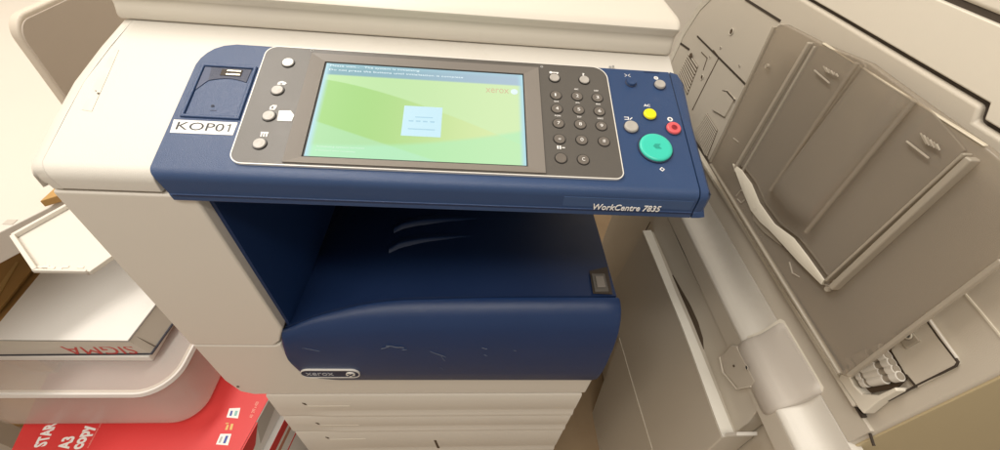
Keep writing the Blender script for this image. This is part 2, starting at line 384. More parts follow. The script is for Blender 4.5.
# body: loft through heights; the front (low-v) edge rolls over into the apron
def ring_(w, grow=0):
    return [P(x + (grow if x > 0 else -grow), y+(0), w) for x, y in o]
# apron profile in yz, extruded in x
pf = [P(0, .3722, .0022), P(0, .30, .0022), P(0, .236, .0022)]
pf = [(p.y, p.z) for p in pf] + roll(.0022, .2990, .011, 6)
pf += [(.2985, .9275), (.2975, .9265), (.2970, .9205), (.3040, .9195), (.335, .9205)]
bk = P(0, .3722, -.02); pf += [(.44, .9500), (bk.y, bk.z)]
# left end stations narrow toward the back to round the corner
rings = []
vtop = P(0, .3722).y
for k, (x, cut) in enumerate([(-.2800, .034), (-.2775, .0225), (-.2735, .0145), (-.2680, .0080), (-.2600, .0030), (-.2480, 0), (0, 0), (.2288, 0)]):
    lim = vtop - cut*math.cos(TILT)
    r_ = []
    for i, (y, z) in enumerate(pf):
        if y > lim:
            if i < 2: q = P(0, .3722-cut, .0022); y, z = q.y, q.z
            else: y = min(y, lim)
        xx = x
        if i >= 4 and k == 0: xx = x + {4: .0004, 5: .0010, 6: .002, 7: .0034, 8: .005, 9: .0085, 10: .009}.get(i, .0105)
        if i >= 4 and k in (1, 2, 3, 4): xx = max(x, -.2800+.0105)+k*.0006
        r_.append((xx, y, z))
    rings.append(r_)
pan = MB().loft(rings).build('control_panel', blue, cp, bevel=.0012, seg=2, smooth=50, lab='tilted dark blue control panel')
# end cap, chamfered
rings = []
for x, d in ((.2300, 0), (.2385, .0012), (.2435, .0065)):
    r_ = []
    for i, (y, z) in enumerate(pf):
        r_.append((x, y + (d*.8 if i > 4 and i < 11 else 0) - (d*2.2 if i == 0 else 0), z - (d*max(0, 1-max(0, i-3)/5) if i < 9 else 0)+(d*.3 if i in (11, 12) else 0)))
    rings.append(r_)
MB().loft(rings).build('panel_end_cap', blue, pan, bevel=.0012, seg=2, smooth=50)
MB().box(-.268, .2287, .2968, .2978, .9262, .9268).build('apron_seam', navy, pan)
# inset plate
W0 = .0022
ins = lambda g: rrect(-.2145-g, .1522+g, .2205-g, .3695+g, (.011+g, .008+g, .016+g, .012+g), 8)
o1, o2 = ins(.0010), ins(0)
n = len(o1)
MB().add([(x, y, 0) for x, y in o1]+[(x, y, W0+.0026) for x, y in o1]+[(x, y, W0+.0026) for x, y in o2]+[(x, y, 0) for x, y in o2],
         [(k*n+i, k*n+(i+1) % n, ((k+1) % 4)*n+(i+1) % n, ((k+1) % 4)*n+i) for k in range(4) for i in range(n)]).build('silver_trim', silver, pan, M=PM)
# bezel plate with a rectangular hole for the screen
sx0, sx1, sy0, sy1 = -.1535, .0585, .2305, .3535
W1 = W0+.0024
hole = [(sx0, sy0), (sx1, sy0), (sx1, sy1), (sx0, sy1)]
def holed(outer, hole, w0, w1):
    """plate with a 4-cornered hole; outer is a rounded rect from rrect with n=8"""
    mb = MB(); n = len(outer); q = n//4
    mb.v = [Vector((x, y, w1)) for x, y in outer]+[Vector((x, y, w0)) for x, y in outer]+[Vector((x, y, w1)) for x, y in hole]+[Vector((x, y, w0)) for x, y in hole]
    for i in range(n): mb.f.append([i, i+n, (i+1) % n+n, (i+1) % n])
    for k in range(4):
        mb.f.append([2*n+k, 2*n+(k+1) % 4, 2*n+4+(k+1) % 4, 2*n+4+k])
        a = [(k*q+q//2+i) % n for i in range(q+1)]
        mb.f.append(a+[2*n+(k+1) % 4, 2*n+k]); mb.f.append([i+n for i in a[::-1]]+[2*n+4+k, 2*n+4+(k+1) % 4])
    return mb
bz = holed(o2, [(-.1665, .2240), (.0735, .2240), (.0735, .3610), (-.1665, .3610)], 0, W1)
bz.build('bezel', bezel, pan, M=PM)
# sloped frame round the glass
fo = [(-.1680, .2225), (.0750, .2225), (.0750, .3625), (-.1680, .3625)]
mb = MB()
for w_, ll in ((0, fo), (W1+.0014, fo), (W0+.0016, hole), (W0, hole)): mb.v += [Vector((x, y, w_)) for x, y in ll]
for k in range(3):
    for i in range(4): mb.f.append([k*4+i, k*4+(i+1) % 4, (k+1)*4+(i+1) % 4, (k+1)*4+i])
mb.build('screen_frame', bezl, pan, M=PM, smooth=5)
MB().box(sx0, sx1, sy0, sy1, W0+.0001, W0+.0004).build('screen_surround', black, pan, M=PM)
# glass with the picture
scm = bpy.data.materials.new('screen_picture'); scm.use_nodes = True; nt = scm.node_tree; b = nt.nodes['Principled BSDF']
tc = nt.nodes.new('ShaderNodeTexCoord'); sp = nt.nodes.new('ShaderNodeSeparateXYZ'); nt.links.new(tc.outputs['UV'], sp.inputs[0])
def mth(op, a, b_=None, c_=None):
    nd = nt.nodes.new('ShaderNodeMath'); nd.operation = op
    for i, v in enumerate((a, b_, c_)):
        if v is None: continue
        if isinstance(v, (int, float)): nd.inputs[i].default_value = v
        else: nt.links.new(v, nd.inputs[i])
    return nd.outputs[0]
def mixc(f, a, b_):
    nd = nt.nodes.new('ShaderNodeMix'); nd.data_type = 'RGBA'
    nt.links.new(f, nd.inputs[0])
    for i, v in ((6, a), (7, b_)):
        if isinstance(v, tuple): nd.inputs[i].default_value = v+(1,)
        else: nt.links.new(v, nd.inputs[i])
    return nd.outputs[2]
def sm(x, a, b_):
    nd = nt.nodes.new('ShaderNodeMapRange'); nd.interpolation_type = 'SMOOTHSTEP'; nd.inputs[1].default_value = a; nd.inputs[2].default_value = b_
    nt.links.new(x, nd.inputs[0]); return nd.outputs[0]
U_, V_ = sp.outputs[0], sp.outputs[1]
colr = mixc(sm(U_, .1, 1), (.36, .66, .20), (.72, .83, .42))  # paler right end also carries the reflected haze
# upper light swoosh
e1 = mth('SUBTRACT', V_, mth('SUBTRACT', .80, mth('MULTIPLY', mth('POWER', U_, 1.4), .62)))
colr = mixc(mth('MULTIPLY', sm(e1, -.004, .012), .55), colr, (.62, .86, .50))
# lower band
e2 = mth('SUBTRACT', mth('ADD', .13, mth('MULTIPLY', mth('POWER', U_, 2), .25)), V_)
colr = mixc(mth('MULTIPLY', sm(e2, -.004, .05), .6), colr, (.42, .85, .50))
e3 = mth('SUBTRACT', mth('SUBTRACT', .36, mth('MULTIPLY', U_, .6)), V_)
colr = mixc(mth('MULTIPLY', sm(e3, -.004, .02), .35), colr, (.50, .85, .68))
colr = mixc(sm(V_, .855, .875), colr, mixc(sm(U_, 0, 1), (.20, .40, .46), (.42, .55, .66)))
colr = mixc(mth('MULTIPLY', sm(V_, .94, 1.0), .45), colr, (.40, .66, .74))
edge = mth('MINIMUM', mth('MINIMUM', U_, mth('SUBTRACT', 1, U_)), 1)
colr = mixc(mth('SUBTRACT', 1, sm(edge, .0, .035)), colr, (.45, .72, .80))
nt.links.new(colr, b.inputs['Emission Color']); b.inputs['Emission Strength'].default_value = 1.0
b.inputs['Base Color'].default_value = (.02, .02, .02, 1); b.inputs['Roughness'].default_value = .35; b.inputs['Specular IOR Level'].default_value = .12
gl = MB(); gx0, gx1, gy0, gy1 = -.1515, .0572, .2322, .3520
gl.box(gx0, gx1, gy0, gy1, W0+.0003, W0+.0009)
scr_ = gl.build('touch_screen', scm, pan, M=PM, lab='lit touch screen with green picture and blue header bar')
uv = scr_.data.uv_layers.new(name='uv'); inv = PM.inverted(); off = Vector(cp['_b'])
for lp in scr_.data.loops:
    q = inv @ (scr_.data.vertices[lp.vertex_index].co + off); uv.data[lp.index].uv = ((q.x-gx0)/(gx1-gx0), (q.y-gy0)/(gy1-gy0))
WS = W0+.0010
emw = mat('lit_white', (.1, .1, .1), .5, emit=(.75, .92, .95), estr=.85)
emw2 = mat('lit_pale_blue', (.1, .1, .1), .5, emit=(.50, .82, .95), estr=.82)
emw3 = mat('lit_pale_green', (.1, .1, .1), .5, emit=(.60, .90, .65), estr=.8)
emr = mat('lit_orange', (.1, .1, .1), .5, emit=(.66, .50, .26), estr=.8)
eml = mat('lit_blue_line', (.1, .1, .1), .5, emit=(.30, .62, .80), estr=.8)
T = lambda u, v, w=WS: PM @ Matrix.Translation((u, v, w))
text('screen_text', 'Please wait...   The system is initialising', T(-.1475, .3467), .093, .0030, emw, pan, .0002)
text('screen_text', 'Do not press the buttons until initialisation is complete', T(-.1475, .3408), .140, .0032, emw, pan, .0002)
text('screen_text', 'Initialising system services', T(-.1420, .2420), .044, .0024, emw3, pan, .0002)
text('screen_text', 'Estimated time remaining', T(-.1420, .2375), .036, .0022, emw3, pan, .0002)
text('screen_logo', 'xerox', T(.0170, .3235), .0245, .0062, emr, pan, .0002, bold=.0)
MB().disc((.0475, .3265, WS), .0038, .0004).build('screen_logo_ball', emw, pan, M=PM)
pa, pb, pc, pd = (inv @ pp(*q) for q in ((404, 108), (441, 109.5), (442.5, 139), (402, 138)))
cx0 = (pa.x+pd.x)/2; cx1 = (pb.x+pc.x)/2; cy1 = (pa.y+pb.y)/2; cy0 = (pc.y+pd.y)/2
MB().box(cx0, cx1, cy0, cy1, WS-.0005, WS+.0001).build('screen_window', emw2, pan, M=PM)
mb = MB()
for k in range(4):
    x = cx0+.006+k*.007; mb.box(x, x+.0045, cy0+.018, cy0+.0195, WS, WS+.0003)
mb.box(cx0+.006, cx1-.006, cy0+.0082, cy0+.0092, WS, WS+.0003); mb.box(cx0+.012, cx1-.009, cy0+.0235, cy0+.0245, WS, WS+.0003)
mb.build('screen_window_lines', eml, pan, M=PM)

# buttons
def button(u, v, r, mt, h=.0030, prof=None, name='button'):
    return MB().disc((u, v, W0), r, h+(.0024 if u < .16 else .0006), prof=prof).build(name, mt, pan, M=PM, smooth=50)
flatp = [(1, 0), (1, .6), (.9, .95), (.78, 1), (.5, .9)]
for (u, v) in ((-.1891, .3467), (-.1912, .3081), (-.1918, .2751), (-.1924, .2419)):
    MB().disc((u, v, W0), .0068, .0034).build('button_rim', keyr, pan, M=PM)
    button(u, v, .0060, greyb if v < .34 else silver, .0020, flatp)
for (u, v) in ((.0922, .3484), (.1256, .3481)):
    MB().disc((u, v, W0), .0066, .0034).build('button_rim', keyr, pan, M=PM)
    button(u, v, .0058, greyb, .0020, flatp)
keys = {'1': (.0922, .3234), '2': (.1154, .3237), '3': (.1376, .3232), '4': (.0919, .3045), '5': (.1152, .3047), '6': (.1376, .3042), '7': (.0922, .2850),
        '8': (.1150, .2851), '9': (.1374, .2845), '*': (.0917, .2648), '0': (.1146, .2649), '#': (.1376, .2644), '': (.0915, .2413), 'C': (.1138, .2407)}
for s_, (u, v) in keys.items():
    MB().disc((u, v, W0), .0068, .0030).build('key_ring', keyr, pan, M=PM)
    button(u, v, .0061, keyb, .0011, flatp, name='key')
    if s_: text('key_symbol', s_, T(u-.0015, v-.0020, W0+.0036), .0030 if s_ != '1' else .0014, .0040 if s_ != '*' else .0026, white, pan, .0002, bold=.0)
for s_, (u, v) in {'ABC': (.1154, .3342), 'DEF': (.1376, .3337), 'GHI': (.0919, .3150), 'JKL': (.1152, .3147), 'MNO': (.1376, .3144), 'PQRS': (.0922, .2952), 'TUV': (.1150, .2953), 'WXYZ': (.1374, .2946)}.items():
    wd = .0016*len(s_); text('key_letters', s_, T(u-wd/2, v-.0008, W1), wd, .0018, white, pan, .0002, bold=.01)
# pause mark above the blank key
mb = MB(); mb.box(.0885, .0900, .2525, .2565, W1, W1+.0003); mb.box(.0910, .0925, .2525, .2565, W1, W1+.0003); mb.box(.0935, .0965, .2538, .2548, W1, W1+.0003); mb.build('pause_mark', white, pan, M=PM)
# icons above the round buttons
mb = MB()
mb.disc((.0888, .3570, W1), .0017, .0003); mb.box(.0900, .0975, .3564, .3577, W1, W1+.00035); mb.box(.0955, .0967, .3550, .3564, W1, W1+.0003); mb.build('key_icon', white, pan, M=PM)
text('question_mark', '?', T(.1243, .3548, W1), .0026, .0042, white, pan, .0002, bold=.03)
def icon_house(u, v):
    mb = MB(); mb.slab([(u-.004, v-.002, W1), (u+.003, v-.002, W1), (u+.005, v+.0003, W1), (u+.0035, v+.0018, W1), (u, v+.0032, W1), (u-.0035, v+.0016, W1)], (0, 0, .0003)); return mb
icon_house(-.1895, .3180).build('services_icon', white, pan, M=PM)
MB().box(-.1905, -.1885, .3165, .3180, W1+.0003, W1+.0005).build('services_icon_door', bezel, pan, M=PM)
mb = MB(); u, v = -.1905, .2862
mb.slab([(u-.003, v-.003, W1), (u+.002, v-.003, W1), (u+.003, v+.001, W1), (u+.003, v+.003, W1), (u-.001, v+.003, W1), (u-.003, v+.001, W1)], (0, 0, .0003)); mb.build('job_icon', white, pan, M=PM)
MB().box(u-.0015, u+.0003, v-.0018, v+.0012, W1+.0003, W1+.0005).build('job_icon_hole', bezel, pan, M=PM)
mb = MB(); u, v = -.1912, .2530
mb.box(u-.0035, u+.0035, v+.0015, v+.0030, W1, W1+.0003)
for k in range(3): mb.box(u-.0030+k*.0024, u-.0017+k*.0024, v-.0025, v+.0014, W1, W1+.0003)
mb.build('machine_icon', white, pan, M=PM)
# white paper sticker beside the third button
q = [inv @ pp(*p_) for p_ in ((279, 124), (281, 114), (292.5, 114), (296, 118.5), (293.5, 124.5))]
MB().slab([(p_.x, p_.y, W1) for p_ in q], (0, 0, .0004)).build('paper_sticker', label, pan, M=PM)
mb = MB()
for k, (du, dv) in enumerate(((.001, .002), (.003, -.001), (.005, .001), (.007, -.0005))): mb.box(q[0].x+.003+du, q[0].x+.0045+du, q[0].y+.005+dv, q[0].y+.0055+dv, W1+.0004, W1+.0006)
mb.build('sticker_print', dimw, pan, M=PM)
# sensor marks
for (px, py) in ((313.5, 54), (541, 70), (609.5, 68.5), (612.5, 68)):
    q = inv @ pp(px, py); MB().disc((q.x, q.y, W1 if q.x < .155 else W0), .0016, .0004, prof=[(1, 0), (1, 1), (.7, 1), (.7, 0)], n=16).build('sensor_mark', dimw, pan, M=PM)
MB().box(.1985, .2170, .3690, .3702, W0-.0004, W0+.0003).build('vent_slot', navy, pan, M=PM)
# function buttons on the blue field
MB().disc((.1918, .2605, W0), .0185, .0020).build('start_button_rim', navy, pan, M=PM, smooth=50)
MB().disc((.1918, .2605, W0), .0172, .0042, n=48, prof=[(1, 0), (1, .7), (.95, .95), (.8, 1), (.5, .96)]).build('start_button', green, pan, M=PM, smooth=50)
mb = MB(); u, v, w_ = .1922, .2608, W0+.0039
mb.slab([(u-.0040, v, w_), (u-.0015, v-.003, w_), (u+.0045, v-.003, w_), (u+.002, v, w_), (u+.0045, v+.003, w_), (u-.0015, v+.003, w_)], (0, 0, .0004)); mb.build('start_symbol', greend, pan, M=PM)
for (u, v, r, mt, rim) in ((.1937, .3053, .0070, yellow, navy), (.2166, .2876, .0078, redb, navy), (.1702, .2867, .0074, greyb, navy), (.2133, .3498, .0062, greyb, navy), (.1801, .3510, .0056, blue, navy)):
    MB().disc((u, v, W0), r+.0008, .0012).build('button_rim', rim, pan, M=PM); button(u, v, r, mt, .0030, flatp)
MB().disc((.2166, .2876, W0+.0035), .0032, .0003, prof=[(1, 0), (1, 1), (.72, 1), (.72, 0)], n=20).build('stop_symbol', redd, pan, M=PM)
text('all_clear_letters', 'AC', T(.1897, .3172, W0), .0072, .0035, white, pan, .0002, bold=.02)
MB().disc((.2160, .3010, W0), .0030, .0003, prof=[(1, 0), (1, 1), (.6, 1), (.6, 0)], n=16).build('stop_icon', white, pan, M=PM)
MB().slab([(.1918, .2352, W0), (.1946, .2378, W0), (.1974, .2352, W0), (.1946, .2326, W0)], (0, 0, .0003)).build('start_icon', white, pan, M=PM)
MB().slab([(.1931, .2352, W0+.0003), (.1946, .2366, W0+.0003), (.1961, .2352, W0+.0003), (.1946, .2338, W0+.0003)], (0, 0, .0002)).build('start_icon_centre', blue, pan, M=PM)
mb = MB(); u, v = .1690, .2990
mb.box(u-.004, u+.001, v+.0012, v+.0020, W0, W0+.0003); mb.box(u-.004, u+.0005, v-.0020, v-.0012, W0, W0+.0003); mb.box(u, u+.001, v-.0020, v+.0012, W0, W0+.0003)
mb.slab([(u+.0016, v-.001, W0), (u+.0045, v+.0018, W0), (u+.0050, v+.0010, W0), (u+.0022, v-.0018, W0)], (0, 0, .0003)); mb.build('interrupt_icon', white, pan, M=PM)
MB().disc((.2115, .3612, W0), .0026, .0003, prof=[(1, 0), (1, 1), (.6, 1), (.6, 0)], n=16).build('energy_icon', white, pan, M=PM)
mb = MB(); u, v = .1780, .3625
for s_ in (-1, 1):
    mb.slab([(u+s_*.0036, v+.002, W0), (u+s_*.0012, v+.0003, W0), (u+s_*.0012, v-.0003, W0), (u+s_*.0036, v-.002, W0), (u+s_*.0030, v-.0022, W0), (u+s_*.0006, v-.0003, W0), (u+s_*.0006, v+.0003, W0), (u+s_*.0030, v+.0022, W0)], (0, 0, .0003))
mb.build('wake_icon', white, pan, M=PM)
# model lettering on the apron
a = ay(591, 207.8, .2975); b = ay(660, 209.7, .2975)
zt = ay(625, 202.5, .2978).z; zl = ay(625, 208.6, .2978).z
def apr(z):  # y of the apron face at height z
    return .2986
yd = Vector((0, .0002, .0165)).normalized()
A1, A2 = ay(563, 201, .2990), ay(688, 213, .2990)
MB().slab([(A1.x, .2986, .9290), (A2.x, .2986, .9290), (A2.x, .2986, .9415), (A1.x, .2986, .9415)], (0, .002, 0)).build('model_plate', mat('plate_blue', (.045, .09, .20), .3, .04), pan, bevel=.0003, seg=1)
A0 = ay(591.5, 208.2, .2990)
text('model_lettering', 'WorkCentre 7835', ptmat((A0.x, apr(A0.z)-.0012, A0.z), (1, 0, 0), yd), ay(659.5, 208.2, .299).x-A0.x, .0075, white, pan, .0006, shear=.12, bold=.008)
# USB pocket: raised rim round flat plates whose darker blues suggest a hollow
ux0, ux1, uy0, uy1 = -.2710, -.2208, .2726, .3385
mb = MB(); n_ = 4
ro = [(ux0-.002, uy0-.002), (ux1+.002, uy0-.002), (ux1+.002, uy1+.002), (ux0-.002, uy1+.002)]
ri = [(ux0+.0015, uy0+.0015), (ux1-.0015, uy0+.0015), (ux1-.0015, uy1-.0015), (ux0+.0015, uy1-.0015)]
for w_, ll in ((0, ro), (.0042, ro), (.0042, ri), (0, ri)): mb.v += [Vector((x, y, w_)) for x, y in ll]
for k in range(4):
    for i in range(4): mb.f.append([k*4+i, k*4+(i+1) % 4, ((k+1) % 4)*4+(i+1) % 4, ((k+1) % 4)*4+i])
us = mb.build('usb_pocket', blue, pan, M=PM, bevel=.0012, seg=2)
mb = MB()   # flat darker plate for the back wall, lower edge curved
cu = [(ux0+.010+(ux1-ux0-.014)*i/12, .3185+.004*math.sin(math.pi*i/12)) for i in range(13)]
mb.slab([(x, y, W0) for x, y in cu]+[(ux1-.003, uy1-.002, W0), (ux0+.008, uy1-.002, W0)], (0, 0, .0006)); mb.build('pocket_back', navy, pan, M=PM)
mb = MB(); mb.slab([(ux0+.0018, .3055, W0), (ux0+.010, .3185, W0), (ux0+.008, uy1-.002, W0), (ux0+.0018, uy1-.002, W0)], (0, 0, .0006)); mb.build('pocket_side', mat('pocket_blue', (.018, .035, .10), .4), pan, M=PM)
q = inv @ pp(233.5, 75)
MB().box(q.x-.0105, q.x+.0095, q.y-.0042, q.y+.0042, W0+.0006, W0+.0010).build('usb_socket', dark, pan, M=PM)
mb = MB(); mb.box(q.x-.005, q.x+.0085, q.y+.0014, q.y+.0030, W0+.0010, W0+.0016); mb.box(q.x-.005, q.x+.0085, q.y-.0036, q.y-.0018, W0+.0010, W0+.0016); mb.build('usb_contacts', metal, pan, M=PM)
q = inv @ pp(213, 110)
mb = MB(); mb.disc((q.x, q.y+.003, W0), .0018, .0002, prof=[(1, 0), (1, 1), (.7, 1), (.7, 0)], n=12); mb.box(q.x-.0008, q.x+.005, q.y-.0028, q.y-.0020, W0, W0+.0002); mb.build('usb_mark', navy, pan, M=PM)
# white label
A, Bq, C, D = (inv @ pp(*q_) for q_ in ((171.5, 134.2), (175.5, 121.3), (239, 124.3), (234, 136.8)))
MB().slab([(q_.x, q_.y, W0) for q_ in (A, Bq, C, D)], (0, 0, .0004)).build('name_label', label, pan, M=PM)
LW = D.x-A.x-.007
text('label_lettering', 'KOP0', PM @ Matrix.Translation((A.x+.0035, A.y+.0038, W0+.0004)), LW*.87, .0092, black, pan, .0002)
x1 = A.x+.0035+LW*.97; y1 = A.y+.0038
MB().slab([(x1-.0007, y1, W0+.0004), (x1+.0005, y1, W0+.0004), (x1+.0005, y1+.0092, W0+.0004), (x1-.0004, y1+.0092, W0+.0004), (x1-.0030, y1+.0072, W0+.0004), (x1-.0026, y1+.0064, W0+.0004), (x1-.0007, y1+.0078, W0+.0004)], (0, 0, .0002)).build('label_digit', black, pan, M=PM)
# ---- side bypass tray on the left
def zpoly(pts, z): return [az(px, py, z) for px, py in pts]
bt = MB().slab(zpoly([(14, 238.5), (75, 205.5), (150, 262), (122, 253), (90, 276), (76, 271.5), (38, 273)], .797), (0, 0, .006)).build('bypass_tray', cream, cp, bevel=.002)
for a_, b_ in (((15, 238), (74, 205)), ((15, 238), (38, 272)), ((91, 274.5), (122, 252.5))):
    p_, q_ = az(*a_, .803), az(*b_, .803); d = (q_-p_).normalized(); nn = Vector((-d.y, d.x, 0))*.0022
    MB().slab([p_-nn, q_-nn, q_+nn, p_+nn], (0, 0, .006)).build('tray_lip', cream, bt, bevel=.001)
mb = MB()
for px, py in ((41, 268.5), (47, 268), (53, 269), (60, 270), (67, 268), (82, 268.5)):
    p_ = az(px, py, .8035); mb.box(p_.x-.004, p_.x+.003, p_.y-.0015, p_.y+.002, .802, .806)
mb.build('tray_clip', beige, bt, bevel=.0008)
mb = MB(); a_, b_ = az(36, 271, .803), az(90, 272, .803)
mb.slab([a_+Vector((0, -.003, 0)), b_+Vector((0, -.003, 0)), b_, a_], (0, 0, .005)); mb.build('tray_hinge', cream, bt, bevel=.001)
p1, p2, p3, p4 = (az(px, py, .8032) for px, py in ((46, 262), (101, 233), (123, 252), (90, 273)))
MB().slab([p1, p2, p3, p4, az(46, 268, .8032)], (0, 0, .0018)).build('tray_leaf', cream, bt, bevel=.001)
mb = MB(); p_ = az(133, 270, .78); mb.box(p_.x-.004, p_.x+.02, p_.y-.006, p_.y+.006, .765, .787); mb.build('side_catch', cream, cp, bevel=.002)

# ================================================================== SECOND MACHINE (right)
rm = thing('multifunction_printer', (.75, .5, 0), 'tan printer with a smoky plastic paper tray on its side, right of the blue panel', 'printer')
XF = .430
def xs_(pts, X): return [ax(px, py, X) for px, py in pts]
def plateX(name, pts, X, th, mt, parent, bevel=.002, off=0, **k):
    """plate lying on the side face; outline at plane X, thickness th to the right"""
    return MB().slab(xs_(pts, X), (th, 0, 0)).build(name, mt, parent, bevel=bevel, **k)
yF = .135
# side body: polygon y,z with rounded rear top shoulder
prof = [(.135, .012), (.135, .9), (.135, 1.0465), (.2970, 1.0450), (.3035, 1.0565), (.50, 1.0570), (.70, 1.0565), (.745, 1.048), (.79, 1.018), (.835, .968), (.862, .91), (.872, .84), (.872, .012)]
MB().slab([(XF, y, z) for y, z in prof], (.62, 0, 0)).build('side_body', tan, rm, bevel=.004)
# rear light edge roll
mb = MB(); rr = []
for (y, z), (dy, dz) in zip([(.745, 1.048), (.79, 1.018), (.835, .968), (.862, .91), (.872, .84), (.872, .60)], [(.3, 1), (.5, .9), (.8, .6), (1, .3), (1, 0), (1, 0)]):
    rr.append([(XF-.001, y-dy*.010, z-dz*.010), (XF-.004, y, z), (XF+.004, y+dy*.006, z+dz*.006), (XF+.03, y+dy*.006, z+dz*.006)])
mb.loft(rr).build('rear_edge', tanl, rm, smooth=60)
# upper unit with stepped front
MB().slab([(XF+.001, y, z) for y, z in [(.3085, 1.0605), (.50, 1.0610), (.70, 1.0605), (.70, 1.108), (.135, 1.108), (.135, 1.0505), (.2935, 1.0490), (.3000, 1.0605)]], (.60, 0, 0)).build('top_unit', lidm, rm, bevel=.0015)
MB().slab([(XF+.003, y, z) for y, z in [(.14, 1.113), (.69, 1.113), (.66, 1.150), (.14, 1.150)]], (.58, 0, 0)).build('top_cover', lidm, rm, bevel=.004)
MB().box(XF+.006, XF+.6, .145, .72, 1.04, 1.12).build('seam_core', dark, rm)
# carve look: dark groove following the lower outline of the top unit
gv = [ax(*p_, XF-.0005) for p_ in ((742, -3), (781, 20.5), (840, 20), )]
def groove(pts, X, wid, mt=dark, name='seam', parent=rm, dep=.0022):
    P_ = [ax(px, py, X) for px, py in pts]
    mb = MB(); L = []; Rr = []
    for i, p_ in enumerate(P_):
        d = (P_[min(i+1, len(P_)-1)]-P_[max(i-1, 0)]).normalized(); nn = Vector((0, -d.z, d.y))*wid*.36
        L.append(p_+nn); Rr.append(p_-nn)
    for i in range(len(P_)-1): mb.slab([L[i], L[i+1], Rr[i+1], Rr[i]], (dep, 0, 0))
    return mb.build(name, mt, parent)
# lower door
door = plateX('side_door', [(643, 231), (656, 262), (669, 294), (681, 323), (692, 352), (705, 388), (718, 424), (723, 437), (655, 500), (560, 500), (619, 338), (603, 300)], .380, .048, tan, rm, bevel=.003)
dl = MB()
# door-top lip with finger scoop; light from above is put into its cream
lp = [(643, 231), (656, 262), (669, 294), (681, 323), (692, 352), (705, 388), (718, 424), (723, 437)]
wd = [8, 7.5, 7, 8, 9, 10.5, 12, 12.5]
rr = []
for (px, py), w_ in zip(lp, wd):
    a_ = ax(px, py, .380); b_ = az(px+w_, py-1, a_.z+.001)
    rr.append([a_+Vector((-.0005, 0, -.004)), a_+Vector((-.001, 0, .001)), Vector((b_.x, b_.y, b_.z)), Vector((b_.x+.003, b_.y, b_.z-.012))])
dl.loft(rr).build('door_lip', mat('lip_lit_cream', (.80, .77, .69), .35), door, smooth=60)
rr = []
for (px, py), w_ in zip([(672, 275), (677, 289), (684, 305), (691, 322), (698, 338), (703, 352)], [1, 5, 8, 9, 6, 1]):
    a_ = ax(px, py, .4018); b_ = ax(px+w_*.75, py, .4018)
    rr.append([a_, b_, b_+Vector((.002, 0, 0)), a_+Vector((.002, 0, 0))])
MB().loft(rr).build('finger_recess', brown, door)
MB().slab(xs_([(725, 437), (737, 436), (737, 432), (725, 433)], .379), (.03, 0, 0)).build('lip_end', cream, door, bevel=.001)
groove([(619, 338), (634, 390), (652, 450)], .379, .0035, tanl, 'lower_trim', door)
groove([(650, 222), (636, 248), (620, 280)], XF-.001, .0025, brown)
groove([(664, 208), (682, 250), (735, 357), (762, 411)], XF-.0270, .0022, dark)
groove([(662.5, 208), (681, 250), (734, 357)], XF-.0282, .0015, tanl)
groove([(762, 411), (750, 424), (708, 450), (700, 460)], XF-.001, .004, brown)
plateX('side_strip', [(653, 217), (664, 208), (682, 250), (735, 357), (759, 408), (748, 423), (736, 432), (731, 424), (716, 388), (701, 352), (689, 323), (676, 292), (664, 262), (653, 232)], .4025, .025, tan, rm, bevel=.0012)
# small latch recess and spring mark next to the door
lt = plateX('latch_plate', [(720, 358), (731, 345), (736, 346), (755, 382), (748, 388), (738, 388.5), (726, 374)], XF-.0345, .012, tan, rm, bevel=.0015)
groove([(719, 357), (722, 372), (736, 389), (750, 386.5)], XF-.0352, .0018, tanl, 'latch_rim', rm)
plateX('latch_mark', [(742, 395), (747, 398), (750, 407), (746, 406)], XF-.0015, .001, tanl, rm, bevel=0)
MB().disc((0, 0, 0), .0018, .001, n=10).build('latch_pin', brown, rm, M=ptmat(ax(734, 366, XF-.035), (0, -1, 0), (0, 0, 1)))
# rounded guide cover : a long half-round bar along the side
yb0, yb1 = .112, .74
bpr = [(.002, .6885), (-.0300, .6885), (-.0308, .6905), (-.0300, .6945), (-.0260, .6985), (-.0190, .7030), (-.0120, .7080), (-.0075, .7140), (-.0050, .7220), (-.0042, .7310), (-.0040, .7400), (.010, .7400), (.010, .6885)]
MB().slab([(XF-.0300, .116, .6545), (XF-.0300, .74, .6545), (XF-.0300, .74, .6883), (XF-.0300, .116, .6883)], (.04, 0, 0)).build('side_ledge', tan, rm, bevel=.0015)
def barp(y, k=1, g=0, lo=0, hi=99):
    return [(XF+x*k-(g if x < 0 else 0), y, z) for x, z in bpr]
MB().loft([[(x, y+.001, z) for x, y, z in barp(yb0, .5)], barp(yb0+.001, .9), barp(yb0+.006, 1), barp(.3), barp(yb1)]).build('side_guide_cover', cream, rm, smooth=60)  # cream on a tan machine: the overhead highlight is put into the colour
MB().slab([(XF-.0035, .137, .7405), (XF-.0035, .74, .7405), (XF-.0035, .74, .776), (XF-.0035, .137, .776)], (.02, 0, 0)).build('side_rail', tan, rm, bevel=.001)
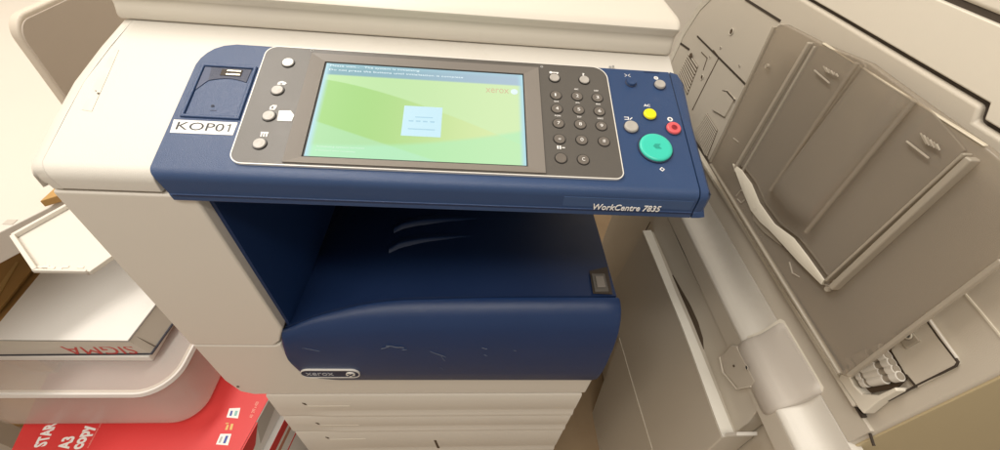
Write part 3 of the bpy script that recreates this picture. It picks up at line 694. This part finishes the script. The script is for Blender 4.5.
# handle on the bar
hy0, hy1 = .190, .286
def hring(y, g, zi):
    out = []; g *= .7; zi *= .96
    for x, z in [(-.020, .655), (-.028, .662), (-.031, .678), (-.0308, .6905), (-.0275, .7000), (-.0210, .707), (-.0150, .716), (-.0110, .729), (-.0080, .742), (-.0045, .752)]:
        z = .708+(z-.708)*zi; out.append((XF+x-g, y, z))
    return out+[(XF+.002, y, .75), (XF+.002, y, .67)]
MB().loft([hring(hy0, .000, .80), hring(hy0+.001, .002, .86), hring(hy0+.006, .004, .94), hring(hy0+.014, .0045, .97), hring(.25, .0045, .97), hring(hy1-.014, .0045, .97), hring(hy1-.006, .004, .94), hring(hy1-.001, .002, .86), hring(hy1, .000, .80)]).build('guide_handle', taupe, rm, smooth=45)
MB().loft([[(x+.0035, y, z) for x, y, z in hring(y_, g_*.6, 1.02)] for y_, g_ in ((hy0+.001, .002), (hy0+.004, .006), (hy1-.002, .006), (hy1+.004, .002))]).build('handle_rim', tanl, rm, smooth=45)
MB().disc((0, 0, 0), .0035, .0008, prof=[(1, 0), (1, 1), (.7, 1), (.7, 0)], n=14).build('handle_mark', tan, rm, M=ptmat((XF-.0380, .25, .6855), (0, -1, 0), (0, .0, 1)))
# dark seam above the bar
MB().box(XF-.006, XF-.001, .150, .74, .7765, .7795).build('hinge_gap', dark, rm)
MB().box(XF-.012, XF-.001, .160, .72, .7800, .7860).build('hinge_strip', tanl, rm, bevel=.0015)
MB().box(XF-.004, XF-.001, .165, .70, .7862, .7885).build('hinge_gap', dark, rm)
# ---- smoky tray folded up on the side
XT = .398
tr = plateX('paper_tray', [(707, 163), (769, 36), (773, 28), (780, 24), (786, 24.5), (822, 43), (870, 63), (930, 107), (985, 146), (1009, 166), (1034, 188), (998, 262), (905, 331), (846, 377), (838, 374), (770, 272)], XT, .007, smoke, rm, bevel=.002, lab='smoky translucent paper tray folded up')
# tray edge wall
def railX(name, a_, b_, X, wid, dep, mt, parent, bev=.0015):
    A, B_ = ax(*a_, X), ax(*b_, X); d = (B_-A).normalized(); nn = Vector((0, -d.z, d.y))*wid/2
    return MB().slab([A-nn, B_-nn, B_+nn, A+nn], (dep, 0, 0)).build(name, mt, parent, bevel=bev)
railX('tray_rail', (734, 168), (808, 42), XT-.008, .005, .009, smoke2, tr)
railX('tray_rail', (741, 172), (814, 46), XT-.0045, .004, .005, smoke2, tr)
railX('tray_rail', (829, 288), (968, 158), XT-.009, .006, .010, smoke2, tr)
railX('tray_rail', (824, 281), (963, 153), XT-.008, .003, .009, smoke2, tr)
railX('tray_edge', (773, 26), (709, 162), XT-.003, .004, .006, smoke2, tr)
railX('tray_edge', (846, 376), (1000, 260), XT-.003, .004, .006, smoke2, tr)
railX('tray_edge', (822, 43), (984, 146), XT-.0015, .0018, .004, mat('tray_lip_plastic', (.55, .49, .38), .3), tr)
railX('tray_edge', (709, 164), (838, 374), XT-.003, .004, .006, smoke2, tr)
# inner sheet, curved like a shallow channel: grid across the tray with raised shoulders
up_ = [(733.5, 163.5), (742, 170), (752, 184), (760, 203), (775, 224), (794, 238), (808, 256), (825, 280)]
def onpoly(L, f):
    d = [math.dist(a_, b_) for a_, b_ in zip(L, L[1:])]; t_ = f*sum(d)
    for k, q_ in enumerate(d):
        if t_ <= q_ or k == len(d)-1: r_ = t_/q_; return (L[k][0]+(L[k+1][0]-L[k][0])*r_, L[k][1]+(L[k+1][1]-L[k][1])*r_)
        t_ -= q_
top_ = [(808, 42), (850, 58), (857, 62), (915, 100), (957, 150)]
q00, q10, q11, q01 = (ax(*p_, XT) for p_ in ((745, 168), (816, 272), (952, 150), (816, 50)))  # bottom rear, bottom front, top front, top rear
gN, gM = 46, 16
rows = []
def hump(s, t):
    d = lambda c, w_, a_: a_*math.exp(-((s-c)/w_)**2)
    a_ = 1/(1+math.exp(-(s-.33)/.022)) - 1/(1+math.exp(-(s-.66)/.03))
    b_ = min(1, max(0, (t-.02)/.16)); b_ = b_*b_*(3-2*b_)
    return .0035 + .012*a_*b_ + d(.345, .012, .003)*b_
for j in range(gM+1):
    t = j/gM; row = []
    for i in range(gN+1):
        s = i/gN
        b_, tp = ax(*onpoly(up_, s), XT-.010), ax(*onpoly(top_, s), XT-.010)
        p_ = b_*(1-t)+tp*t
        row.append(Vector((XT-hump(s, t), p_.y, p_.z)))
    rows.append(row)
mb = MB(); nv = gN+1
mb.v = [p_ for r_ in rows for p_ in r_]+[p_+Vector((.0025, 0, 0)) for r_ in rows for p_ in r_]; NN = nv*(gM+1)
for j in range(gM):
    for i in range(gN):
        a_ = j*nv+i; mb.f += [[a_, a_+1, a_+nv+1, a_+nv], [NN+a_, NN+a_+nv, NN+a_+nv+1, NN+a_+1]]
for i in range(gN): mb.f += [[i, NN+i, NN+i+1, i+1], [gM*nv+i, gM*nv+i+1, NN+gM*nv+i+1, NN+gM*nv+i]]
for j in range(gM): mb.f += [[j*nv, (j+1)*nv, NN+(j+1)*nv, NN+j*nv], [j*nv+gN, NN+j*nv+gN, NN+(j+1)*nv+gN, (j+1)*nv+gN]]
mb.build('tray_channel', smoke, tr, smooth=60)
for a_, b_ in (((857, 63), (771, 190)), ((914, 101), (806, 232))):
    A, B_ = ax(*a_, XT-.0125), ax(*b_, XT-.0125); MB().rod(A, B_,   .0026, 12).build('tray_ridge', smoke, tr)  # rods added on the ridges in place of refracted highlights
# reflected light at the foot of the channel, built as a pale crescent strip
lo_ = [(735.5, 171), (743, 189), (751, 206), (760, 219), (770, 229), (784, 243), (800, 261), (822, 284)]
ml = mat('pale_reflection', (.60, .555, .46), .3)
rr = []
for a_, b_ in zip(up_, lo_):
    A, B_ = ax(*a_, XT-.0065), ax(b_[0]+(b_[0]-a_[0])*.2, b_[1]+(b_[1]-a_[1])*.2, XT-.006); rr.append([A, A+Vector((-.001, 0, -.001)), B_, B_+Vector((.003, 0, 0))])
MB().loft(rr).build('tray_reflection', ml, tr, smooth=60)
# clear curved tab under the foot
rr = []
for (a_, b_) in zip([(752, 206), (762, 220), (780, 240)], [(754, 220), (764, 232), (782, 246)]):
    A, B_ = ax(*a_, XT-.003), ax(*b_, XT-.001); rr.append([A, A+Vector((-.001, 0, 0)), B_+Vector((-.001, 0, 0)), B_])
MB().loft(rr).build('tray_tab', smoke2, tr)
# moulded marks
mk = mat('moulded_mark', (.44, .395, .33), .4)
for pts in ([(733, 138), (738, 142)], [(736, 196), (741, 190), (746, 194)], [(737, 199), (741, 203), (744, 200)], [(789, 262), (792, 273), (799, 277)], [(814, 70), (829, 83)], [(906, 141), (928, 158)], [(822, 284), (830, 286), (834, 280)]):
    groove(pts, XT-(.0078 if pts[0][0] in (814, 906) else .0012), .0016, mk, 'moulded_mark', tr, .001)
for k in range(6):
    groove([(823+k*2.6, 66+k*1.5), (826.5+k*2.2, 72+k*.9)], XT-.0080, .0012, mk if k % 2 else smoke2, 'paper_size_mark', tr, .001)
    groove([(920+k*3.2, 133+k*2.2), (926+k*2.6, 144+k*1.2)], XT-.0080, .0012, mk if k % 2 else smoke2, 'paper_size_mark', tr, .001)
for px, py in ((737, 170), (768, 66+0), (829, 289)):
    MB().disc((0, 0, 0), .003, .003, n=12).build('tray_pivot', smoke2, tr, M=ptmat(ax(px, py, XT-.004), (0, -1, 0), (0, 0, 1)))
# ---- rear/upper panel seams, screw holes, vents on the side
groove([(697, 36), (720, 59), (745, 84)], XF-.001, .0035, dark)
groove([(718.5, 57.5), (705, 84), (692, 110)], XF-.001, .0018, brown)
groove([(745, -1), (780, 21)], XF-.001, .0045, dark)
groove([(680, 43), (689, 49.5)], XF-.001, .005, dark)
groove([(781, 24), (783, 25)], XF-.001, .0012, tanl, 'moulded_line')
groove([(701, 52), (707, 58), (703, 70)], XF-.001, .0016, brown)
groove([(713, 50), (717, 55)], XF-.001, .0016, brown)
pn_ = plateX('access_flap', [(712, 110), (722, 92), (725, 90), (734, 99), (724, 117)], XF-.003, .004, tan, rm, bevel=.001)
groove([(722, 90.5), (726, 91), (734, 100)], XF-.0035, .0016, dark)
for px, py, r_ in ((731.5, 31.5, .0055), (702, 77, .0048), (720.5, 47.5, .0020), (739.5, 65.5, .0020), (710, 57, .0022)):
    MB().disc((0, 0, 0), r_, .0008, prof=[(1, 0), (1, 1), (.8, 1), (.8, -.2)], n=18).build('screw_hole', tanl, rm, M=ptmat(ax(px, py, XF-.0008), (0, -1, 0), (0, 0, 1)))
    MB().disc((0, 0, 0), r_*.8, .0006, n=18).build('screw', brown, rm, M=ptmat(ax(px, py, XF-.0006), (0, -1, 0), (0, 0, 1)))
def vent(c4, n, mt=dark):
    A, B_, C, D = (ax(*p_, XF-.001) for p_ in c4)   # top rear, top front, bottom front, bottom rear
    v = MB().slab([A, B_, C, D], (.0015, 0, 0)).build('vent', brown, rm)
    for k in range(n):
        f0, f1 = (k+.04)/n, (k+.44)/n
        pa_, pb_, pc_, pd_ = A+(D-A)*f0, B_+(C-B_)*f0, B_+(C-B_)*f1, A+(D-A)*f1
        for p_ in (pa_, pb_, pc_, pd_): p_.x -= .0012
        MB().slab([pa_, pb_, pc_, pd_], (.0012, 0, 0)).build('vent_slat', tan, v)
vent(((689, 53), (698, 66), (687, 95), (679, 74)), 9)
vent(((706.5, 113), (717.5, 130), (706, 160), (695, 131)), 13)
MB().disc((0, 0, 0), .005, .001, n=16).build('vent_cap', brown, rm, M=ptmat(ax(691, 55.5, XF-.003), (0, -1, 0), (0, 0, 1)))
# ---- feed pocket with rollers, front lower corner of the side
fp = plateX('feed_pocket', [(921, 316), (925, 315), (955, 357), (957, 364), (952, 368), (915, 388), (906, 377), (890, 350)], XF-.004, .005, tan, rm, bevel=.0015)
groove([(922, 315), (940, 340), (957, 362), (955, 366), (915, 386), (862, 414), (858, 408)], XF-.0042, .0018, dark, 'seam', rm)
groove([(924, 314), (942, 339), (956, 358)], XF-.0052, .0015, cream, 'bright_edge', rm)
groove([(903, 376), (906, 375), (916, 387)], XF-.0045, .003, dark)
groove([(863, 415), (873, 446)], XF-.001, .0025, dark)
gf = plateX('roller_frame', [(838, 378), (845, 368), (854, 386), (862, 394), (878, 395), (895, 387), (897, 391), (879, 401), (863, 414), (858, 408)], XF-.014, .013, tanl, rm, bevel=.0015)
plateX('roller_bed', [(846, 366), (885, 343), (907, 377), (896, 388), (866, 394)], XF-.003, .003, brown, rm, bevel=0)
for k in range(5):
    f = k/4
    a_ = (850+13*f, 362+21*f); b_ = (884+17*f, 348+28*f)
    A, B_ = ax(*a_, XF-.010), ax(*b_, XF-.010)
    ro = MB().rod(A, B_, .0036, 14).build('feed_roller', dark if k % 2 and False else mat('roller_grey', (.30, .26, .21), .4), rm)
    for g0, g1 in ((.0, .12), (.22, .62), (.80, .98)):
        MB().rod(A+(B_-A)*g0, A+(B_-A)*g1, .0050, 16).build('roller_sleeve', cream, ro, smooth=50)
plateX('pocket_tab', [(893, 332), (906, 325), (919, 341), (905, 349)], XF-.006, .003, smoke2, rm, bevel=.001)
MB().disc((0, 0, 0), .004, .001, prof=[(1, 0), (1, 1), (.7, 1), (.7, 0)], n=16).build('pocket_mark', tanl, rm, M=ptmat(ax(908, 335, XF-.007), (0, -1, 0), (0, 0, 1)))
groove([(961, 290), (980, 312), (1003, 340)], XF-.001, .0022, tanl, 'moulded_line')  # lighter strip paints a short highlight along a seam
# front face strip (yellowish) of this machine
MB().box(XF+.004, XF+.62, .1330, .1360, .02, .95).build('front_door', mat('front_tan', (.52, .43, .26), .45, .03, 4, .2, 1200), rm, bevel=.001)

# ================================================================== THINGS ON THE LEFT
# upright plastic panel behind the copier
A = [ax(*p_, -.6) for p_ in ((16, 27), (61, 95))]
y0, z0 = A[0].y, A[0].z
X6 = -.60
pts = rrect(.592, 1.05, .702, .955, .028, 8)
up = MB().slab([(X6, y, z) for y, z in pts], (-.014, 0, 0)).build('upright_panel', mat('panel_rim', (.60, .53, .44), .5, .03, 4, .2, 900), None, bevel=.004, seg=4)
up['label'] = 'taupe plastic panel with rounded corner standing on the tabletop behind the copier'; up['category'] = 'panel'
pts = rrect(.5935, 1.045, .706, .9485, .024, 8)
MB().slab([(X6+.0015, y, z) for y, z in pts], (-.004, 0, 0)).build('panel_face', mat('panel_shaded_taupe', (.50, .43, .36), .5, .06, 7, .2, 900), None, bevel=.001)  # darker than the rim; the shade on the face is in its colour
f_ = bpy.data.objects['panel_face']; f_.parent = up

# white board lying at the far left
A = az(0, 232, .70); Bq = az(66, 199, .70); d = (Bq-A).normalized(); nn = Vector((-d.y, d.x, 0))
p0, p1 = A-d*.25, Bq+d*.10
wb = thing('white_table', (p0.x-.2, p0.y+.4, 0), 'large off-white tabletop at the far left edge, above the brown cardboard', 'table')
p1 = Bq+d*.95
MB().slab([p0+Vector((0, 0, -.045)), p1+Vector((0, 0, -.045)), p1+nn*1.1+Vector((0, 0, -.045)), p0+nn*1.1+Vector((0, 0, -.045))], (0, 0, .045)).build('tabletop', mat('table_white', (.64, .60, .54), .45, .02, 4), wb, bevel=.002)
for q_ in (p0+nn*.3, p0+nn*1.05+d*.05, p1+nn*.05-d*.05, p1+nn*1.05-d*.05):
    MB().box(q_.x-.02, q_.x+.02, q_.y-.02, q_.y+.02, 0, .656).build('table_leg', taupe, wb)
hm = az(10, 222, .7005)
MB().box(hm.x-.007, hm.x+.007, hm.y-.005, hm.y+.005, .6995, .7008).build('cable_hole', taupe, wb)
cbx = MB()
A = az(45, 207, .705); Bq = az(60, 193, .705); C = az(67, 200, .705)
cbx.slab([A, C, C+Vector((.03, .10, 0)), Bq+Vector((.01, .08, 0)), Bq], (0, 0, .012))
o_ = cbx.build('cardboard_scrap', cardb, None, bevel=.001); o_['label'] = 'small brown cardboard corner on the white tabletop beside the copier side'; o_['category'] = 'cardboard'
# brown cardboard box
bx = thing('cardboard_box', (-1.02, .72, 0), 'open brown cardboard box left of the white lettered box', 'box')
MB().box(-1.22, -.835, .42, 1.0, .0, .47).build('box_body', cardb, bx, bevel=.003)
MB().slab([az(0, 312, .475), az(34, 270, .475), az(32, 252, .475), az(0, 266, .475), az(-40, 286, .475), az(-40, 340, .475)], (0, 0, .004)).build('box_flap', cardb, bx)
groove_m = mat('box_tape', (.55, .36, .13), .4, .05, 10)
MB().slab([az(-20, 312, .4795), az(16, 262, .4795), az(19, 262, .4795), az(-12, 315, .4795)], (0, 0, .0006)).build('box_tape', groove_m, bx)

# lettered white box lying on the tub
sg = thing('flat_carton', (-.68, .52, .455), 'flat white carton with red upside-down lettering, resting on the clear tub', 'box')
p_b, p_c = az(128, 341, .51), az(155, 306, .51)
dv = (p_c-p_b).normalized()
c1 = p_b; c2 = p_b+dv*.27; c0 = az(-14, 340, .51); c3 = c0+Vector((-.02, .25, 0))
MB().slab([c0, c1, c2, c3], (0, 0, .0015)).build('carton_lid', paperw, sg, bevel=.0006)
# body slightly wider at the foot
b0, b1 = az(-14, 355.5, .462), az(152, 354, .462); b2 = b1+dv*.29; b3 = b0+Vector((-.02, .27, 0))
MB().loft([[b0, b1, b2, b3], [c0, c1, c2, c3]]).build('carton_body', mat('carton_grey', (.56, .52, .45), .5, .02), sg)
e = Vector((0, -.0016, 0)); zt_ = Vector((0, 0, .0045))
MB().slab([b0+e, b1+e+Vector((.0015, 0, 0)), b2+Vector((.0018, 0, 0)), b3], (0, 0, .0032)).build('carton_dark_edge', mat('edge_ink', (.025, .025, .04), .5), sg)
MB().slab([c0+Vector((0, -.0008, -.0012)), c1+Vector((.001, -.0008, -.0012)), c2+Vector((.001, 0, -.0012)), c3+Vector((0, 0, -.0012))], (0, 0, .001)).build('carton_rim', mat('rim_grey', (.2, .19, .18), .5), sg)
# lettering on the sloped front, upside down
fdn = ((c0+c1)/2-(b0+b1)/2).normalized(); fx = (b1-b0).normalized()
# corners of the word measured on the front face plane
fn = fx.cross(fdn).normalized()
def onface(px, py):
    r_ = ray(px, py); return EYE + r_*((b0-EYE).dot(fn)/r_.dot(fn))
s0, s1 = onface(131, 349.5), onface(60, 349.5)
hh = (onface(95, 345.5)-onface(95, 352.8)).length
org = onface(131, 345.5)
sgn = -1 if fn.y > 0 else 1
text('carton_lettering', 'SIGMA', ptmat(org+fn*(.0006 if fn.y < 0 else -.0006), -fx, -fdn), (s1-s0).length, hh, redink, sg, .0004)
# vertical crease at the corner
MB().slab([b1+(c1-b1)*.1+Vector((.001, .012, 0)), b1+(c1-b1)*.1+Vector((.0035, .012, 0)), c1+Vector((.001, .012, -.002)), c1+Vector((-.001, .012, -.002))], (.0005, .0005, 0)).build('carton_crease', brown, sg)
# loose sheets / second flat white carton below
s_ = MB().box(-1.02, -.556, .3760, .62, .4440, .4600).build('paper_stack', mat('stack_white', (.74, .71, .66), .55, .02), None, bevel=.002)
s_['label'] = 'thin white stack directly under the flat white carton'; s_['category'] = 'paper stack'

# translucent tub
tb = thing('plastic_tub', (-.65, .48, .302), 'translucent milky plastic tub standing on the red paper box', 'tub')
def tubring(x0, x1, y0, y1, r_, z, n=8): return [(x, y, z) for x, y in rrect(x0, x1, y0, y1, r_, n)]
zt, zbm = .438, .3030
outer = []
for f in (0, .05, .12, .3, .6, .85, 1):
    g = {0: -.012, .05: -.004, .12: 0}.get(f, .0)
    s = f
    outer.append(tubring(-.880-.05*s-g, -.500-.006*s+g, .312+.008*s-g*.8, .66+.02*s, .055+.0*s, zbm+(zt-zbm)*f))
inner = []
for f in (1, .6, .12, .04):
    s = f; outer_g = -.0035
    inner.append(tubring(-.880-.05*s-outer_g, -.500-.006*s+outer_g, .312+.008*s-outer_g, .66+.02*s+outer_g, .051, zbm+.003+(zt-zbm-.003)*f))
MB().loft(outer+inner).build('tub_body', milky, tb, smooth=60)
rimo = tubring(-.932, -.500, .314, .689, .060, zt-.004); rimi = tubring(-.920, -.512, .326, .677, .050, zt-.004)
rt, ri2 = tubring(-.930, -.502, .316, .687, .058, zt+.004), tubring(-.922, -.510, .324, .679, .051, zt+.004)
mb = MB(); mb.loft([rimo, rt, ri2, rimi], caps=False); mb.f += [[i, 3*36+i, 3*36+(i+1) % 36, (i+1) % 36] for i in range(36)]
mb.build('tub_rim', seethrough(mat('tub_rim_plastic', (.86, .84, .80), .25), (.98, .96, .94), .2), tb, smooth=50)
MB().slab(tubring(-.926, -.506, .320, .683, .054, zt+.0045), (0, 0, .002)).build('tub_lid', milky, tb)

# red paper box
rb = thing('paper_box', (-.60, .38, .213), 'red topped box of A3 copy paper with white lettering, under the clear tub', 'paper box')
ca = az(266, 404, .3); cb = az(241, 450, .3); dr_ = (ca-cb).normalized(); cc_ = cb-dr_*.10; ce = ca+dr_*.20
lfa = az(23, 427, .3); lfb = az(12, 450, .3); dl_ = (lfa-lfb).normalized(); lf0 = lfb-dl_*.09; lf1 = lfa+dl_*.24
dn = Vector((0, 0, -.085))
MB().slab([lf0+dn, cc_+dn, ce+dn, lf1+dn], (0, 0, .0845)).build('box_sides', paperw, rb, bevel=.001)
MB().slab([lf0, cc_, ce, lf1], (0, 0, .0012)).build('red_top', redp, rb, bevel=.0005)
nR = Vector((dr_.y, -dr_.x, 0))
k0 = cb+dr_*.010; k1 = cb+dr_*.052
fdy = mat('side_shadow_grey', (.52, .49, .44), .6)
MB().slab([k1, ca+dr_*.02, ca+dr_*.02-Vector((0, 0, .04)), cb+dr_*.03-Vector((0, 0, .06))], nR*.0012).build('side_shadow', fdy, rb)  # shadow on the white side painted as a grey piece
MB().slab([cb-dr_*.03, k1-Vector((0, 0, .001)), cb+dr_*.022-Vector((0, 0, .038)), cb-dr_*.02-Vector((0, 0, .05))], nR*.0026).build('red_corner_fold', redp, rb)
# lettering running away from the viewer on the red top
def topM(px, py, qx, qy):
    a_, b_ = az(px, py, .3013), az(qx, qy, .3013); x = (b_-a_).normalized(); return ptmat(a_, x, Vector((-x.y, x.x, 0))), (b_-a_).length
M_, L_ = topM(86, 448.5, 98, 425); text('box_lettering', 'copy', M_, L_*1.02, .022, white, rb, .0003, bold=.04)
M_, L_ = topM(69, 449, 76, 436); text('box_lettering', 'A3', M_, L_, .021, white, rb, .0003, bold=.04)
M_, L_ = topM(46, 446, 54, 430); text('box_lettering', 'STAR', M_, L_*1.5, .020, white, rb, .0003, bold=.04)
M_, L_ = topM(89, 448, 104, 420); text('box_small_print', 'multifunctional paper', M_, L_, .004, mat('pink_ink', (.8, .35, .3), .5), rb, .0003)
M_, L_ = topM(252, 418, 259, 402); text('box_small_print', 'A3  297 x 420', M_, L_, .006, mat('pale_red_ink', (.85, .45, .35), .5), rb, .0003)
def sticker(pts, name, mt): return MB().slab([az(px, py, .3013) for px, py in pts], (0, 0, .0004)).build(name, mt, rb)
sticker([(226.5, 417.5), (229.5, 408.5), (240.5, 408), (238, 418.5)], 'white_sticker', label)
sticker([(229.5, 416), (231, 411), (233, 411), (231.5, 416)], 'sticker_print', blueink).location.z += .0005
sticker([(234, 416), (235.5, 411), (238, 411), (236.5, 416)], 'sticker_print', teal).location.z += .0005
sticker([(216, 444.5), (220.5, 434), (231.5, 434), (228, 445.5)], 'white_sticker', label)
sticker([(223, 443.5), (226, 436), (228.5, 436), (225.5, 443.5)], 'sticker_print', blueink).location.z += .0005
sticker([(218.5, 443), (221, 437), (223, 437), (220.5, 443)], 'sticker_print', dimw).location.z += .0005
for pts in ([(225, 430), (227, 425), (229, 425), (227.5, 430)], [(229.5, 430), (231, 424), (233.5, 424), (232, 430)], [(225.5, 424), (226, 423), (229, 423), (228.5, 424)]):
    sticker(pts, 'gold_mark', goldink)
# lower box
rb2 = thing('paper_box', (-.60, .40, 0), 'second paper box with a red and white striped side, beneath the red topped one', 'paper box')
sh = nR*.012
q0, q1, q2, q3 = lf0+sh, cc_+sh, ce+sh, lf1+sh
for v in (q0, q1, q2, q3): v.z = 0
MB().slab([q0, q1, q2, q3], (0, 0, .212)).build('box_sides', paperw, rb2, bevel=.001)
for zz, hh_, mt in ((.185, .027, redp), (.160, .012, mat('stripe_brown', (.50, .22, .14), .5)), (.12, .004, redp)):
    a_, b_ = q1+Vector((0, 0, zz)), q2+Vector((0, 0, zz))
    MB().slab([a_, b_, b_+Vector((0, 0, hh_)), a_+Vector((0, 0, hh_))], nR*.001).build('red_stripe', mt, rb2)

for o in list(bpy.data.objects):
    if '_b' in o: del o['_b']
